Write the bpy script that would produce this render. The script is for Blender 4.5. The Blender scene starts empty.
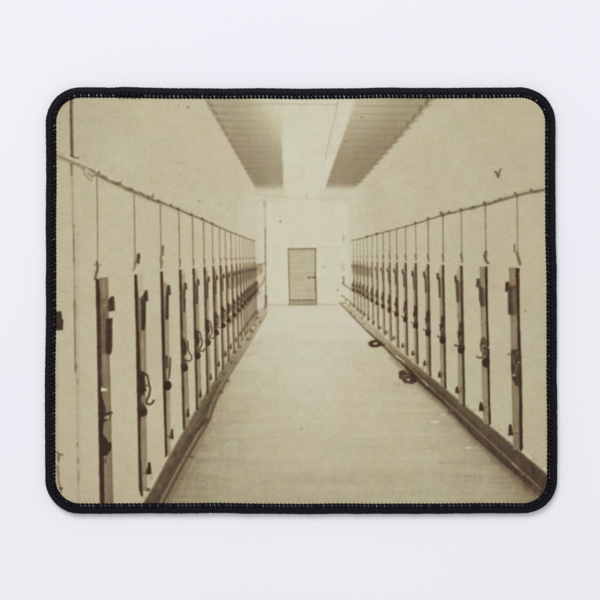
import bpy, bmesh, math, random
import numpy as np
from mathutils import Vector

random.seed(7)
rng = np.random.default_rng(11)
scene = bpy.context.scene
COL = scene.collection

# ---------------------------------------------------------------- scale
# lengths are worked out in twelve-hundredths of the pad's surroundings: U metres
# per unit, origin of the layout at the middle of the tabletop, y pointing down
U = 0.2766 / 600.0          # 0.461 mm
CAM_H = 1.20
TOP = 0.0031                # height of the printed cloth


def wx(x, z=TOP):
    return (x - 300.0) * U


def wy(y, z=TOP):
    return (300.0 - y) * U


# ================================================================ the print
# The printed picture: a sepia corridor photograph, painted analytically into a
# colour attribute on a fine grid.
X0, X1, Y0, Y1 = 49.5, 552.5, 91.5, 509.5
RES = 2.0
NX = int((X1 - X0) * RES) + 1
NY = int((Y1 - Y0) * RES) + 1
gx = np.linspace(X0, X1, NX)
gy = np.linspace(Y0, Y1, NY)
GX, GY = np.meshgrid(gx, gy)
T = np.full((NY, NX), 180.0)


def smooth(a, b, x):
    t = np.clip((x - a) / (b - a), 0, 1)
    return t * t * (3 - 2 * t)


def noise(cellx, celly, seed):
    r = np.random.default_rng(seed)
    w = X1 - X0
    h = Y1 - Y0
    nx = int(w / cellx) + 4
    ny = int(h / celly) + 4
    g = r.standard_normal((ny, nx))
    fx = (GX[0] - X0) / cellx + 1
    fy = (GY[:, 0] - Y0) / celly + 1
    ix = fx.astype(int)
    iy = fy.astype(int)
    tx = fx - ix
    ty = fy - iy
    tx = tx * tx * (3 - 2 * tx)
    ty = ty * ty * (3 - 2 * ty)
    a = g[np.ix_(iy, ix)]
    b = g[np.ix_(iy, ix + 1)]
    c = g[np.ix_(iy + 1, ix)]
    d = g[np.ix_(iy + 1, ix + 1)]
    tx = tx[None, :]
    ty = ty[:, None]
    return (a * (1 - tx) + b * tx) * (1 - ty) + (c * (1 - tx) + d * tx) * ty


def window(xa, ya, xb, yb, pad):
    i0 = max(0, int((xa - pad - X0) * RES))
    i1 = min(NX, int((xb + pad - X0) * RES) + 2)
    j0 = max(0, int((ya - pad - Y0) * RES))
    j1 = min(NY, int((yb + pad - Y0) * RES) + 2)
    return slice(j0, j1), slice(i0, i1)


def blend(sl, alpha, tone):
    if sl[0].stop <= sl[0].start or sl[1].stop <= sl[1].start:
        return
    t = T[sl]
    T[sl] = t * (1 - alpha) + tone * alpha


def seg_dist(x, y, ax, ay, bx, by):
    dx, dy = bx - ax, by - ay
    L = dx * dx + dy * dy + 1e-9
    t = np.clip(((x - ax) * dx + (y - ay) * dy) / L, 0, 1)
    return np.hypot(x - ax - t * dx, y - ay - t * dy), t


def line(pts, w, tone, a=1.0, soft=0.6, w2=None):
    """a stroke of width w (to w2) along a polyline"""
    w2 = w if w2 is None else w2
    xs = [p[0] for p in pts]
    ys = [p[1] for p in pts]
    sl = window(min(xs), min(ys), max(xs), max(ys), max(w, w2) + 3 * soft + 1)
    x, y = GX[sl], GY[sl]
    if x.size == 0:
        return
    best = np.full(x.shape, 1e9)
    n = len(pts) - 1
    for i in range(n):
        d, t = seg_dist(x, y, *pts[i], *pts[i + 1])
        ww = w + (w2 - w) * (i + t) / n
        best = np.minimum(best, d - ww / 2)
    blend(sl, a * (1 - smooth(-soft, soft, best)), tone)


def poly(pts, tone, a=1.0, soft=0.6):
    """filled polygon with soft edge; tone may be a function of x, y"""
    xs = [p[0] for p in pts]
    ys = [p[1] for p in pts]
    sl = window(min(xs), min(ys), max(xs), max(ys), 3 * soft + 1)
    x, y = GX[sl], GY[sl]
    if x.size == 0:
        return
    inside = np.zeros(x.shape, bool)
    best = np.full(x.shape, 1e9)
    n = len(pts)
    for i in range(n):
        ax, ay = pts[i]
        bx, by = pts[(i + 1) % n]
        d, _ = seg_dist(x, y, ax, ay, bx, by)
        best = np.minimum(best, d)
        c = ((ay > y) != (by > y)) & (x < (bx - ax) * (y - ay) / ((by - ay) if abs(by - ay) > 1e-9 else 1e-9) + ax)
        inside ^= c
    sd = np.where(inside, -best, best)
    tn = tone(x, y) if callable(tone) else tone
    blend(sl, a * (1 - smooth(-soft, soft, sd)), tn)


def disc(cx, cy, rx, ry, tone, a=1.0, soft=0.5):
    sl = window(cx - rx, cy - ry, cx + rx, cy + ry, 3 * soft + 1)
    x, y = GX[sl], GY[sl]
    if x.size == 0:
        return
    q = np.hypot((x - cx) / rx, (y - cy) / ry)
    sd = (q - 1) * min(rx, ry)
    blend(sl, a * (1 - smooth(-soft, soft, sd)), tone)


def ring(cx, cy, rx, ry, w, tone, a=1.0, soft=0.5):
    sl = window(cx - rx, cy - ry, cx + rx, cy + ry, w + 3 * soft + 1)
    x, y = GX[sl], GY[sl]
    if x.size == 0:
        return
    q = np.hypot((x - cx) / rx, (y - cy) / ry)
    sd = np.abs(q - 1) * min(rx, ry) - w / 2
    blend(sl, a * (1 - smooth(-soft, soft, sd)), tone)


def I(v, xs, ys):
    return float(np.interp(v, xs, ys))


# ---- broad tones: floor, end wall, side walls
floor_mask = ((GY > 305) & (GX > 266 - (GY - 312) * 0.565) & (GX < 345 + (GY - 305) * 1.03))
T[:] = 182
T += 13 * np.exp(-(((GX - 300) / 75) ** 2 + ((GY - 215) / 110) ** 2))       # bright end wall
T += 11 * np.exp(-(((GX - 312) / 62) ** 2 + ((GY - 345) / 80) ** 2))
T += 5 * np.exp(-(((GX - 300) / 60) ** 2 + ((GY - 110) / 60) ** 2))
T -= 5 * smooth(400, 500, GY)
T -= 5 * smooth(150, 100, GX) * smooth(200, 90, GY)
T -= 4 * smooth(400, 545, GX)
T -= 3 * smooth(110, 60, GX)
T -= 3 * np.exp(-((GX - 236) / 6.0) ** 2) * smooth(120, 160, GY) * smooth(240, 225, GY)
T -= 5 * np.exp(-((GX - 374) / 9.0) ** 2) * smooth(150, 180, GY) * smooth(236, 220, GY)
# the end wall is paler and slightly cool
poly([(266, 193), (349, 193), (349, 304), (266, 304)], 205, 0.72, 3)
poly([(268, 300), (345, 300), (372, 335), (250, 335)], 203, 0.5, 9)
poly([(258, 192), (267, 193), (266, 300), (258, 250)], 199, 0.6, 2.5)
poly([(346, 196), (356, 190), (356, 250), (346, 250)], 194, 0.5, 3)

# ---- ceiling
poly([(283, 99), (354, 99), (324, 196), (284, 196)], 204, 0.85, 3)


def slat_l(x, y):
    base = 160 - 20 * smooth(99, 165, y)
    # fades into the bright light on its right, less so towards the far end
    ledge = 206 + (y - 99) * 0.56
    fr = np.clip((x - ledge) / np.maximum(285 - ledge, 1), 0, 1)
    near = smooth(175, 100, y)
    up = smooth(0.15, 0.9, fr) * (30 * near + 14 * (1 - near))
    n = 5.0 * np.sin(y * 2.1 + 0.6 * np.sin(y * .7)) * smooth(190, 120, y)
    return base + (up - n * 0.45) * smooth(192, 184, y) + (190 - base) * smooth(182, 192, y)


def slat_r(x, y):
    base = 152 - 16 * smooth(99, 160, y)
    ledge = 357 - (y - 99) * 0.366
    redge = 432 - (y - 99) * 0.87
    fr = np.clip((x - ledge) / np.maximum(redge - ledge, 1), 0, 1)
    near = smooth(175, 100, y)
    up = (1 - smooth(0.0, 0.85, fr)) * (20 * near + 9)
    n = 5.0 * np.sin(y * 2.1 + 0.6 * np.sin(y * .7)) * smooth(190, 120, y)
    return base + (up - n * 0.45) * smooth(191, 183, y) + (190 - base) * smooth(182, 191, y)


def teeth(x_at, out):
    """serrated edge made by the ends of the rafters, closer together far away"""
    pts = []
    y = 96.0
    while y < 186:
        st = 8.2 * (258 - y) / 160.0
        pts.append((x_at(y), y))
        pts.append((x_at(y) + out * st * (0.42 if out < 0 else 0.70), y + st * 0.1))
        y += st
        pts.append((x_at(y) + out * st * (0.38 if out < 0 else 0.50), y - st * 0.22))
    return pts


tl = teeth(lambda y: 206.5 + (y - 99) * 0.565, -1)
poly(tl + [(258, 192), (283.5, 192), (282, 150), (280, 96)], slat_l, 1.0, 1.1)
# soften the right side of the left slats near the camera
poly([(258, 90), (305, 90), (300, 140), (287, 150)], 198, 0.8, 13)
poly([(283.6, 96), (300, 96), (300, 194), (284, 194)], 203, 0.85, 1.2)
tr = teeth(lambda y: 431 - (y - 99) * 0.865, 1)
poly(tr + [(351, 191), (324, 191), (357.5, 96)], slat_r, 1.0, 1.1)
# far end of both slatted parts melts into the wall
poly([(252, 191), (286, 191), (286, 202), (256, 202)], 192, 0.9, 4)
poly([(320, 191), (354, 191), (350, 202), (320, 202)], 192, 0.9, 4)
# dark rafter ends and individual rafters
y = 101.0
k = 0
while y < 184:
    st = 8.2 * (258 - y) / 160.0
    f = 1 - (y - 99) / 110
    xl = 206.5 + (y - 99) * 0.565
    line([(xl + 0.5, y + st * .2), (xl + 3.2 * f + 1.0, y + st * .55)], 2.6 * f + .6, 118, 0.55 * f + .1, 0.9)
    for q in range(5):
        xa_, xb_ = xl + 2 + q * (270 - xl) / 5, xl + 3 + (q + 1) * (270 - xl) / 5
        line([(xa_, y + st * .6), (xb_, y + st * .58)], 1.1 * f + .4, 120, (0.26 * f + .05) * (1 - q / 5.2), 0.8)
    line([(xl + 3, y + st * .12), (xl + 36, y + st * .06)], 0.9 * f + .3, 176, 0.22 * f, 0.9)
    xr = 431 - (y - 99) * 0.865
    xle = 357 - (y - 99) * 0.366
    line([(xr - 1, y - st * .25), (xr - 2.6 * f - .6, y + st * .35)], 3.3 * f + .6, 116, 0.65 * f + .1, 0.9)
    line([(xle + 1, y + st * .6), (xr - 3, y + st * .62)], 1.0 * f + .4, 120, 0.26 * f + .05, 0.8)
    line([(xle + 1, y + st * .15), (xr - 6, y + st * .2)], 0.9 * f + .3, 172, 0.24 * f, 0.7)
    k += 1
    y += st
# thin marks on the pale middle of the ceiling
line([(207, 103.5), (270, 104), (338, 104.5)], 1.4, 160, 0.55, 1.0)
line([(338, 101), (335, 118), (329, 140), (325, 160)], 1.4, 160, 0.6, 0.9)
line([(300, 152), (336, 152.5)], 1.0, 176, 0.5, 0.8)
line([(284, 160), (283.2, 188)], 1.2, 176, 0.35, 0.8)
line([(258, 194), (300, 199), (349, 200)], 1.2, 174, 0.45, 0.9)
disc(306.5, 196, 1.5, 3, 166, 0.5, 1)
disc(361.7, 117.3, 1.3, 0.9, 118, 0.6)
disc(345.5, 141, 1.6, 1.1, 128, 0.7)

# ---- floor tone: planks across, worn marks, shade near the edges
fl = smooth(-2, 4, (GX - (266 - (GY - 312) * 0.565))) * smooth(-2, 4, ((345 + (GY - 305) * 1.03) - GX)) * smooth(304, 309, GY)
T += fl * 1.1 * noise(46, 2.4, 21) * (0.35 + 0.65 * smooth(330, 470, GY))
T += fl * 1.6 * noise(90, 6.0, 22)
dl = (GX - (266 - (GY - 312) * 0.53))                     # distance right of the left kerb
T -= fl * (1 + 0.13 * noise(26, 2.6, 24)) * 44 * smooth(330, 470, GY) * np.exp(-np.maximum(dl, 0) / (4 + 0.20 * np.maximum(GY - 320, 0)))
dr = ((345 + (GY - 305) * 1.02) - GX)
T -= fl * 46 * smooth(335, 440, GY) * np.exp(-np.maximum(dr, 0) / (5 + 0.16 * np.maximum(GY - 340, 0))) * (1 + 0.16 * noise(30, 2.2, 23))
T -= fl * 5 * smooth(430, 500, GY)
for (x0, y0, x1, y1, ww, tn, al) in [
    (160, 477, 236, 480, 3.0, 146, 0.30), (170, 487, 210, 488, 2.5, 140, .25), (215, 412, 250, 413, 2, 160, .4),
    (212, 420, 262, 421, 1.6, 166, .35), (225, 398, 262, 399, 1.6, 166, .35), (205, 440, 250, 441, 1.6, 164, .3),
    (190, 470, 260, 471, 1.8, 158, .3), (440, 463, 505, 466, 2, 140, .35), (455, 476, 520, 479, 2.4, 140, .3),
    (400, 423, 436, 424, 1.6, 170, .3), (360, 447, 470, 449, 1.8, 166, .3), (230, 344, 262, 343, 1.6, 166, .5),
        (225, 355, 256, 354, 1.4, 164, .5), (290, 425, 350, 425.5, 1.2, 172, .25)]:
    line([(x0, y0), ((x0 + x1) / 2, y0 + .6), (x1, y1)], ww, tn, al, 1.6)
for (cx, cy, rx, ry, tn, al) in [
    (435, 422, 4.5, 1.2, 200, .8), (443, 414.5, 3, 1.2, 196, .6), (469, 447.5, 3, 1.2, 198, .7), (428, 451, 3, 1, 194, .5),
    (497, 457, 3.6, 1.4, 206, .9), (493, 454.8, 2.2, 1.0, 200, .7), (472, 424, 2, 1, 150, .4),
        (301.5, 429, 1.5, 1.2, 158, .8), (247.5, 472, 1.4, 1.4, 160, .6), (215, 420, 1.6, 1.6, 184, .5), (452, 413, 2, 3, 140, .5),
        (328, 353, 1.5, 1, 172, .6)]:
    disc(cx, cy, rx, ry, tn, al, 0.8)

# wall meets floor at the far end
line([(268, 304.5), (290, 305.5)], 1.2, 160, 0.7, 0.7)
line([(290, 305.3), (318, 305.8)], 1.2, 170, 0.5, 0.7)
line([(318, 304.2), (343, 304.6)], 1.1, 160, 0.6, 0.7)
line([(318, 247.6), (340, 247.2)], 1.0, 178, 0.4, 0.7)

# ---- the far door
poly([(288.4, 249), (315.4, 249), (316.2, 304.6), (289.2, 304.6)], lambda x, y: 177 - 6 * np.exp(-(y - 249) / 3) + 2.6 * np.sin(y * 1.12) + 1.2 * np.sin(y * .43 + x * .1), 1, 0.5)
line([(288, 249), (315.8, 248.7)], 1.2, 96, 0.8, 0.6)
line([(288.3, 249), (288.8, 270), (289.6, 304)], 1.2, 108, 0.75, 0.6)
line([(315.6, 249), (315.6, 275), (316.6, 304)], 1.2, 108, 0.75, 0.6)
poly([(289.6, 300.2), (316.4, 300.0), (316.6, 305), (289.6, 305)], 152, 0.8, 0.6)
line([(289.4, 300), (316.4, 299.8)], 1.2, 104, 0.8, 0.5)
line([(289.4, 304.8), (316.6, 304.8)], 1.0, 116, 0.6, 0.6)
line([(308.3, 277.4), (315.5, 277.2)], 1.0, 110, 0.7, 0.6)
disc(308.8, 277.5, 1.1, 0.8, 84, 0.8)
disc(314.2, 277.2, 1.5, .9, 80, 0.85)
line([(315.3, 268), (315.6, 292)], .9, 96, 0.5, 0.6)

# ---- corner of the far wall, left
line([(264.8, 202), (265.2, 231)], 1.6, 158, 0.55, 0.9)
disc(264.5, 204, 2.4, 3.5, 158, 0.4, 1.2)
line([(265.3, 229), (265.4, 257)], 1.2, 112, 0.75, 0.7)
line([(265.4, 257), (265.8, 298)], 1.6, 124, 0.7, 0.7)
line([(265.9, 296), (265.6, 308)], 2.6, 108, 0.8, 0.8)
poly([(261.2, 311.2), (266.8, 310.6), (267, 313.8), (262, 315)], 78, 0.95, 0.7)
# specks on the far wall
for (cx, cy, r, tn, al) in [(280.2, 221.5, 1.1, 130, .7), (324, 267, 1.1, 160, .6), (338, 290, 1.1, 156, .6), (343.5, 238, 1.4, 150, .6),
                            (337.5, 290, 1, 120, .4), (245, 220, .9, 160, .4)]:
    disc(cx, cy, r, r * 1.1, tn, al, 0.6)
line([(343.4, 234), (343.4, 242)], 1.4, 166, 0.6, 0.8)
# scratches and specks on the side walls
for (cx, cy, rx, ry, tn, al) in [(178.5, 105.8, 1.0, 1.0, 130, .6), (188, 107.5, 1.3, 1.1, 112, .75), (180.5, 163.2, 2.4, .9, 156, .6),
                                 (151, 178.5, 1.2, 1.2, 158, .7), (199.5, 201, 1.4, 1.2, 140, .7), (185, 163, 1, .8, 150, .6),
                                 (525.5, 311, 1.1, 1.3, 128, .8), (454.5, 346, 1.2, 1.0, 120, .8), (210, 166, 1, 1, 158, .5),
                                 (60, 318, .5, .5, 100, .2), (220, 204, 1, .8, 150, .6), (509, 229, 1, 1, 168, .4)]:
    disc(cx, cy, rx, ry, tn, al, 0.6)
line([(495.2, 172), (496.6, 172.8), (498.2, 176.6)], 2.3, 96, 0.9, 0.7)
line([(498.2, 176.6), (499.5, 171.5), (501.2, 168.2)], 2.7, 104, 0.9, 0.7, 0.9)

# ---- left kerb beam
LU = [(142, 506), (153, 487), (172, 451), (190, 420), (207, 391.5), (219, 373), (235, 348.5), (250, 326), (263, 306)]
LL = [(268, 311), (254, 336), (242, 356), (229, 378), (219, 397), (211, 418), (200, 438), (190, 455), (163, 506)]


def kerb_l(x, y):
    d = smooth(320, 400, y)
    return 172 - 66 * d - 12 * smooth(400, 500, y)


poly(LU + LL, kerb_l, 1.0, 1.3)
# pale top edge where wall plaster meets the beam
line([(148, 491), (166, 458), (183, 427), (199, 398), (213, 377), (232, 349)], 2.0, 190, 0.85, 0.8, 1.0)
line([(150.5, 491), (168.5, 458), (186, 427), (201.5, 399), (215, 379), (234, 350)], 1.4, 150, 0.5, 0.8, .6)
# shaded lower part, lit ridge and dark foot
poly([(151, 506), (166, 478), (182, 447), (198, 420), (207, 402), (214, 388), (221, 380), (213, 400), (203, 424), (185, 455), (159, 506)], 84, 0.72, 2.0)
line([(160.0, 503), (172, 480), (184, 458), (198, 434), (207, 420), (211, 406), (217, 393), (225, 379), (240, 355), (262, 317)], 2.1, 138, 0.85, 0.7, 1.0)
line([(163.5, 503), (175, 481), (187, 459), (200, 437), (210, 420), (213.5, 406), (219.5, 394), (227.5, 379)], 1.5, 92, 0.85, 0.7, 1.0)
line([(227.5, 379), (242, 356), (256, 333), (266, 315)], 1.2, 120, 0.6, 0.8, .8)
line([(198, 429), (203, 423), (207.5, 419), (208, 421), (205, 424)], 3.0, 74, 0.85, 0.9, 1.8)
line([(184, 457), (193, 456.6)], 2.6, 96, 0.8, 0.8)
line([(176, 457), (184, 456)], 3.0, 104, 0.6, 1)
disc(175.5, 453.5, 1.4, 3, 64, 0.8, 0.7)
disc(186, 497, 1.2, 1, 100, .4)
for (cx, cy, r) in [(221, 392, 2.0), (216, 386, 1.8), (228, 381, 1.8), (211, 403, 1.6), (248, 339, 1.7), (251, 330.5, 1.4), (255, 325, 1.3),
                    (235, 352, 1.5), (258, 318, 1.1), (240, 347, 1.6), (231, 362, 1.5), (224, 374, 1.4), (246, 333, 1.0), (260, 322, 1.0), (251.5, 331.5, 1.7), (148, 490, 2.0), (147, 489, 1.4)]:
    disc(cx, cy, r * 1.1, r * .8, 84, 0.72, 0.8)
disc(148, 489.5, 2.4, 1.6, 80, .6, .8)
for i in range(60):
    q = rng.random()
    yy = 330 + 170 * q
    xx = 266 - (yy - 312) * 0.60 - rng.random() * (3 + 14 * q)
    disc(xx, yy, 0.7 + rng.random(), 0.7 + 1.6 * rng.random(), 95 if rng.random() < .6 else 150, 0.22, 0.8)

# ---- right kerb beam
RU = [(349, 305), (362, 317), (378, 331), (395, 347), (410, 360), (429, 375.5), (445, 388.5), (464, 405), (482, 419.5), (497, 432), (513, 446), (523, 454), (549, 476)]
RL = [(549, 506), (535, 492), (515, 474), (503, 463), (490, 452), (472, 436), (460, 422), (440, 401), (422, 386), (406, 368), (395, 359), (380, 344), (366, 330), (352, 317), (343, 306)]


def kerb_r(x, y):
    d = smooth(312, 392, y)
    return 172 - 74 * d - 18 * smooth(400, 480, y)


poly(RU + RL, kerb_r, 1.0, 1.3)
poly([(395, 352), (410, 366), (430, 382), (460, 408), (490, 436), (520, 462), (549, 488), (549, 506), (535, 492), (515, 474), (490, 452), (460, 422), (440, 401), (422, 386), (406, 368)], 82, 0.72, 1.8)
line([(366, 330), (380, 342.5), (395, 357.5), (406, 367), (422, 384), (440, 399), (460, 420), (472, 433), (490, 450.5), (515, 472), (536, 491)], 1.4, 68, 0.85, 0.8, 3.6)
line([(339.5, 302.5), (350, 313.5), (366, 330)], 1.0, 112, 0.8, 0.7, 1.6)
line([(380, 341.5), (395, 354.5), (406, 363.5), (420, 378), (430, 387), (452, 407), (460, 414), (480, 433), (490, 442), (505, 456), (520, 470), (541, 489)], 1.3, 138, 0.62, 0.8, 1.7)
line([(396, 355.5), (404, 362)], 1.4, 196, 0.8, 0.6)
line([(423, 380.5), (428, 385.5)], 1.2, 180, 0.7, 0.6)
line([(512, 462.5), (518, 468.5)], 1.3, 170, 0.7, 0.6)
line([(400, 350), (412, 358.5), (429, 372.5), (446, 386), (464, 401), (482, 417), (497, 429.5), (511, 441), (524, 452.5), (549, 473)], 1.0, 194, 0.8, 0.8, 2.4)
line([(470, 410), (482, 420), (497, 432.2), (512, 443.6)], 0.8, 130, 0.6, 0.6)
line([(523, 455), (549, 477)], 1.0, 92, 0.7, 0.7)
line([(497, 433), (513, 447)], 1.0, 92, 0.6, 0.7)
disc(484, 443.5, 3, 2.6, 96, .5, 1)
disc(450, 411.5, 2.6, 3.4, 92, .5, 1)
disc(436, 394, 2.2, 2.2, 84, .5, 1)
disc(529, 488, 5, 3, 104, .55, 2)
for i in range(70):
    q = rng.random()
    yy = 345 + 135 * q
    xx = 345 + (yy - 305) * 1.14 + 4 + rng.random() * (2 + 12 * q)
    disc(xx, yy, 0.8 + 1.6 * rng.random(), 0.7 + rng.random(), 88 if rng.random() < .55 else 138, 0.2, 0.8)
for (cx, cy) in [(342, 296), (346, 300), (350.5, 312.5), (354, 317), (359, 322), (362, 318), (364, 324)]:
    disc(cx, cy, 1.3, 1.1, 118, .6, .7)
line([(343, 283), (344.5, 285), (352, 290)], 1.8, 110, 0.7, 0.8, 1.0)
line([(343.5, 277), (343.7, 284)], 2.2, 126, 0.7, 0.9)
line([(343, 296), (352, 303.5), (360, 310), (368, 316)], 1.3, 116, 0.55, 0.8)
line([(341.5, 303.5), (346, 303)], 2, 126, .6, .8)
disc(343.2, 267, 2.0, 4, 168, .5, 1.2)

line([(392, 358), (422, 388), (452, 414), (476, 440), (505, 467), (536, 494)], 3.0, 96, 0.5, 3.0, 7.0)
line([(228, 384), (213, 404), (202, 441), (190, 462), (168, 503)], 2.0, 112, 0.4, 2.4, 4.0)
# ---- leg irons lying on the floor by the right beam
ring(375.2, 343.7, 4.5, 2.5, 2.5, 66, 0.95, 0.7)
disc(375.4, 343.2, 2.2, .9, 150, .7, .6)
line([(373, 345.6), (379, 346)], 1.4, 58, .7, .7)
line([(378, 345), (384, 344.6)], 2.4, 74, 0.9, 0.8)
line([(378, 341.2), (382, 342.4)], 1.6, 84, 0.8, 0.8)
line([(383, 349), (400, 363)], 2.6, 156, 0.35, 2.5)
poly([(399, 371), (404, 369.8), (407, 373), (413, 373), (418, 378.5), (417, 382), (412, 384.3), (404, 383), (401.5, 379.5), (399, 378)], 68, 0.95, 0.8)
line([(405.5, 367), (408, 371), (412, 374)], 2.4, 76, 0.85, 0.8)
line([(402, 376.2), (409, 375.4)], 1.2, 142, 0.7, 0.7)
line([(402.5, 379), (406, 378.6)], 1.1, 134, 0.7, 0.6)
disc(408.3, 379.6, 1.8, 1.3, 176, 0.85, 0.6)
line([(404, 382), (413, 382.4)], 1.0, 100, 0.5, 0.6)
line([(396, 384.5), (422, 386.5)], 2.4, 150, 0.4, 1.6)

# ---- left foreground: bare pipe, door edge, bracket
line([(71, 93), (71.2, 120), (72, 156)], 2.8, 84, 0.92, 0.8)
line([(73.0, 93), (73.2, 120), (73.6, 155)], 1.0, 140, 0.5, 0.8)
line([(71.4, 163), (72.5, 190), (73, 225)], 2.2, 146, 0.7, 1.0, 1.8)
line([(71.4, 163), (71.8, 175)], 2.2, 106, 0.7, 0.9)
line([(73.4, 225), (74.2, 260), (74.6, 290), (75.0, 320)], 2.2, 146, 0.75, 0.8, 1.8)
line([(73.4, 234), (74, 262)], 1.4, 112, 0.7, 0.7)
line([(74.6, 300), (75.1, 345), (75.6, 372)], 2.0, 112, 0.75, 0.8)
line([(77.3, 232), (77.4, 300), (78.5, 420), (79, 504)], 3.0, 166, 0.6, 1.6, 3.6)
line([(75.8, 372), (77, 410), (77.6, 450), (78, 504)], 1.6, 158, 0.5, 1.0)
for (cx, cy, ry, tn) in [(76, 366, 3, 106), (77.4, 445, 2.5, 120), (78, 461, 3, 120), (78.6, 477, 6, 130), (77.5, 382, 3, 140)]:
    disc(cx, cy, 1.3, ry, tn, .6, .8)
poly([(50, 311), (61.5, 311.5), (62, 319), (63.4, 320), (63, 330), (50, 330.5)], 66, 0.96, 0.8)
line([(55.5, 452), (62.8, 455.3)], 1.3, 84, 0.85, 0.7)
disc(58.6, 458, 1.3, 4.5, 98, .8, .8)
line([(57.6, 466), (58.6, 482), (61, 492)], 2.2, 96, 0.6, 1.0)
disc(61, 488.5, 1.6, 1.4, 66, .9, .7)
line([(56.8, 360), (57.2, 452)], 1.4, 148, 0.4, 1.0)

# ---- handrails
LR = [(48, 149.5), (57, 153.8), (72, 160), (82, 165), (97, 173), (110, 180.5), (131, 190), (148, 197.6), (160, 202), (178, 209.2),
      (191, 215), (203, 219.6), (212, 224), (220, 227.6), (231, 232.2), (240, 235.8), (248, 238.8), (255, 241)]


def off(pts, dx, dy):
    return [(a + dx, b + dy) for a, b in pts]


line(off(LR[:10], 1.2, 3.2), 4.0, 166, 0.75, 1.8, 1.4)
line(off(LR[:5], 0, 0), 4.4, 172, 0.6, 1.2, 3.4)
line(off(LR[:5], .6, 2.0), 1.6, 108, 0.55, 0.9)
line(off(LR[:4], 0, -2.0), 1.0, 150, 0.5, 0.8)
line([(71, 155), (74.5, 157.5), (79, 158.3)], 2.0, 92, 0.85, 0.7, 1.0)
line([(71, 164.4), (76, 163.6), (80, 165)], 1.8, 96, 0.8, 0.8)
line([(58, 157), (64, 158.5), (72, 161.5)], 2.2, 104, 0.6, 1.0)
line([(80, 165.5), (97, 173.8), (110, 181.2), (120, 185), (131, 190.2), (148, 198.0), (163, 203.5)], 4.6, 142, 0.7, 1.3, 2.6)
line([(57, 156), (72, 161.5), (82, 166)], 5.0, 150, 0.6, 1.6, 4.4)
line([(66, 156.5), (75, 160.3), (86, 165.2), (97, 170.6), (112, 178.6), (130, 187)], 2.2, 196, 0.75, 0.9, 1.0)
for q in range(46):
    xx = 84 + 78 * rng.random()
    yy = I(xx, [82, 97, 110, 120, 131, 148, 163], [165.6, 173.2, 180.8, 184.4, 189.6, 197.4, 203]) + rng.normal() * 1.1
    line([(xx - 2, yy - .9), (xx + 2, yy + .9)], 1.2, 92 if rng.random() < .7 else 168, 0.4, 0.8)
for q in range(34):
    xx = 440 + 106 * rng.random()
    yy = I(xx, [442, 461, 485, 517, 550], [215, 210.6, 204.6, 195.2, 188.5]) + rng.normal() * .8
    line([(xx - 2, yy + .6), (xx + 2, yy - .6)], 1.1, 90 if rng.random() < .7 else 160, 0.4, 0.8)
line([(97, 174.5), (110, 181.8), (131, 190.4), (148, 198.0), (160, 202.6)], 1.6, 100, 0.72, 0.8)
line(LR[8:], 2.1, 106, 0.85, 0.75, 0.9)
line([(83, 167), (84, 173), (88, 178.5), (92, 180.5)], 1.8, 134, 0.65, 1.0)
line([(86, 169), (90, 173), (93.5, 175)], 2.0, 198, 0.7, 0.8)
line([(88, 173.5), (92, 176.4), (96, 175)], 1.6, 104, 0.7, 0.8)
for (cx, cy) in [(99, 172.5), (120, 183), (131.5, 189.5), (117, 183), (152.5, 196.6), (158.5, 201), (148.5, 197), (178, 209), (191.5, 214.6), (202, 219), (212, 223.5), (171, 205.5)]:
    disc(cx, cy, 1.5, 1.4, 88, 0.7, 0.7)
line([(120.5, 183), (121.5, 180.6)], 1.0, 110, .6, .6)
line([(152, 197), (153.5, 194)], 1.0, 110, .6, .6)
RR = [(351.5, 240.2), (357, 239.5), (363.5, 238), (372, 235.2), (383, 232.6), (396.5, 229), (405.5, 226.6), (415.5, 223.8), (428, 219.8), (442.5, 215.2),
      (461, 210.8), (474, 207.5), (485, 204.8), (500, 200.3), (517, 195.3), (530, 192.2), (550, 188.5)]
line(off(RR[9:], -.4, -1.6), 1.6, 166, 0.6, 1.2, 3.8)
line(RR, 0.9, 104, 0.85, 0.75, 2.0)
line(off(RR[12:], 0, 1.4), 1.2, 100, 0.45, 0.8)
for (cx, cy) in [(442.5, 215.3), (441, 213), (461, 209.5), (485, 204), (484.4, 202.6), (517, 195.6), (515, 193.4), (495, 201.3), (473, 207), (531, 190), (535, 192), (428, 218.6), (415.5, 223), (449, 212), (367, 236.6), (377, 234), (500, 199)]:
    disc(cx, cy, 1.6, 1.4, 88, 0.7, 0.7)

# ---- rods hanging from the rails down to the posts
LX = [97, 134.3, 160.5, 179, 192.6, 203.6, 212.4, 219.6, 225.4, 231, 235.6, 239.4, 242.6, 245.2, 247.5, 249.6, 251.5, 253.1, 254.6]
RX = [517, 485.3, 461.2, 442.8, 428, 415.6, 405.5, 396.6, 389.5, 383, 377, 372, 367.2, 363.4, 360, 356.8, 353.4]
lrx, lry = [p[0] for p in LR], [p[1] for p in LR]
rrx, rry = [p[0] for p in RR], [p[1] for p in RR]


def top_l(x):
    return I(x, [97, 135, 161, 179.5, 193, 204, 213, 220, 231, 240, 255], [279, 274.5, 271.5, 269.5, 268.2, 267, 266, 265.2, 264, 263, 261.5])


def top_r(x):
    return I(x, [352, 367, 396, 415, 428, 443, 461, 485, 517], [260, 261, 262.3, 263, 264, 264.6, 265.6, 266.6, 268.2])


def hash01(i, s):
    return (math.sin(i * 12.9898 + s * 78.233) * 43758.5453) % 1.0


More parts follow.
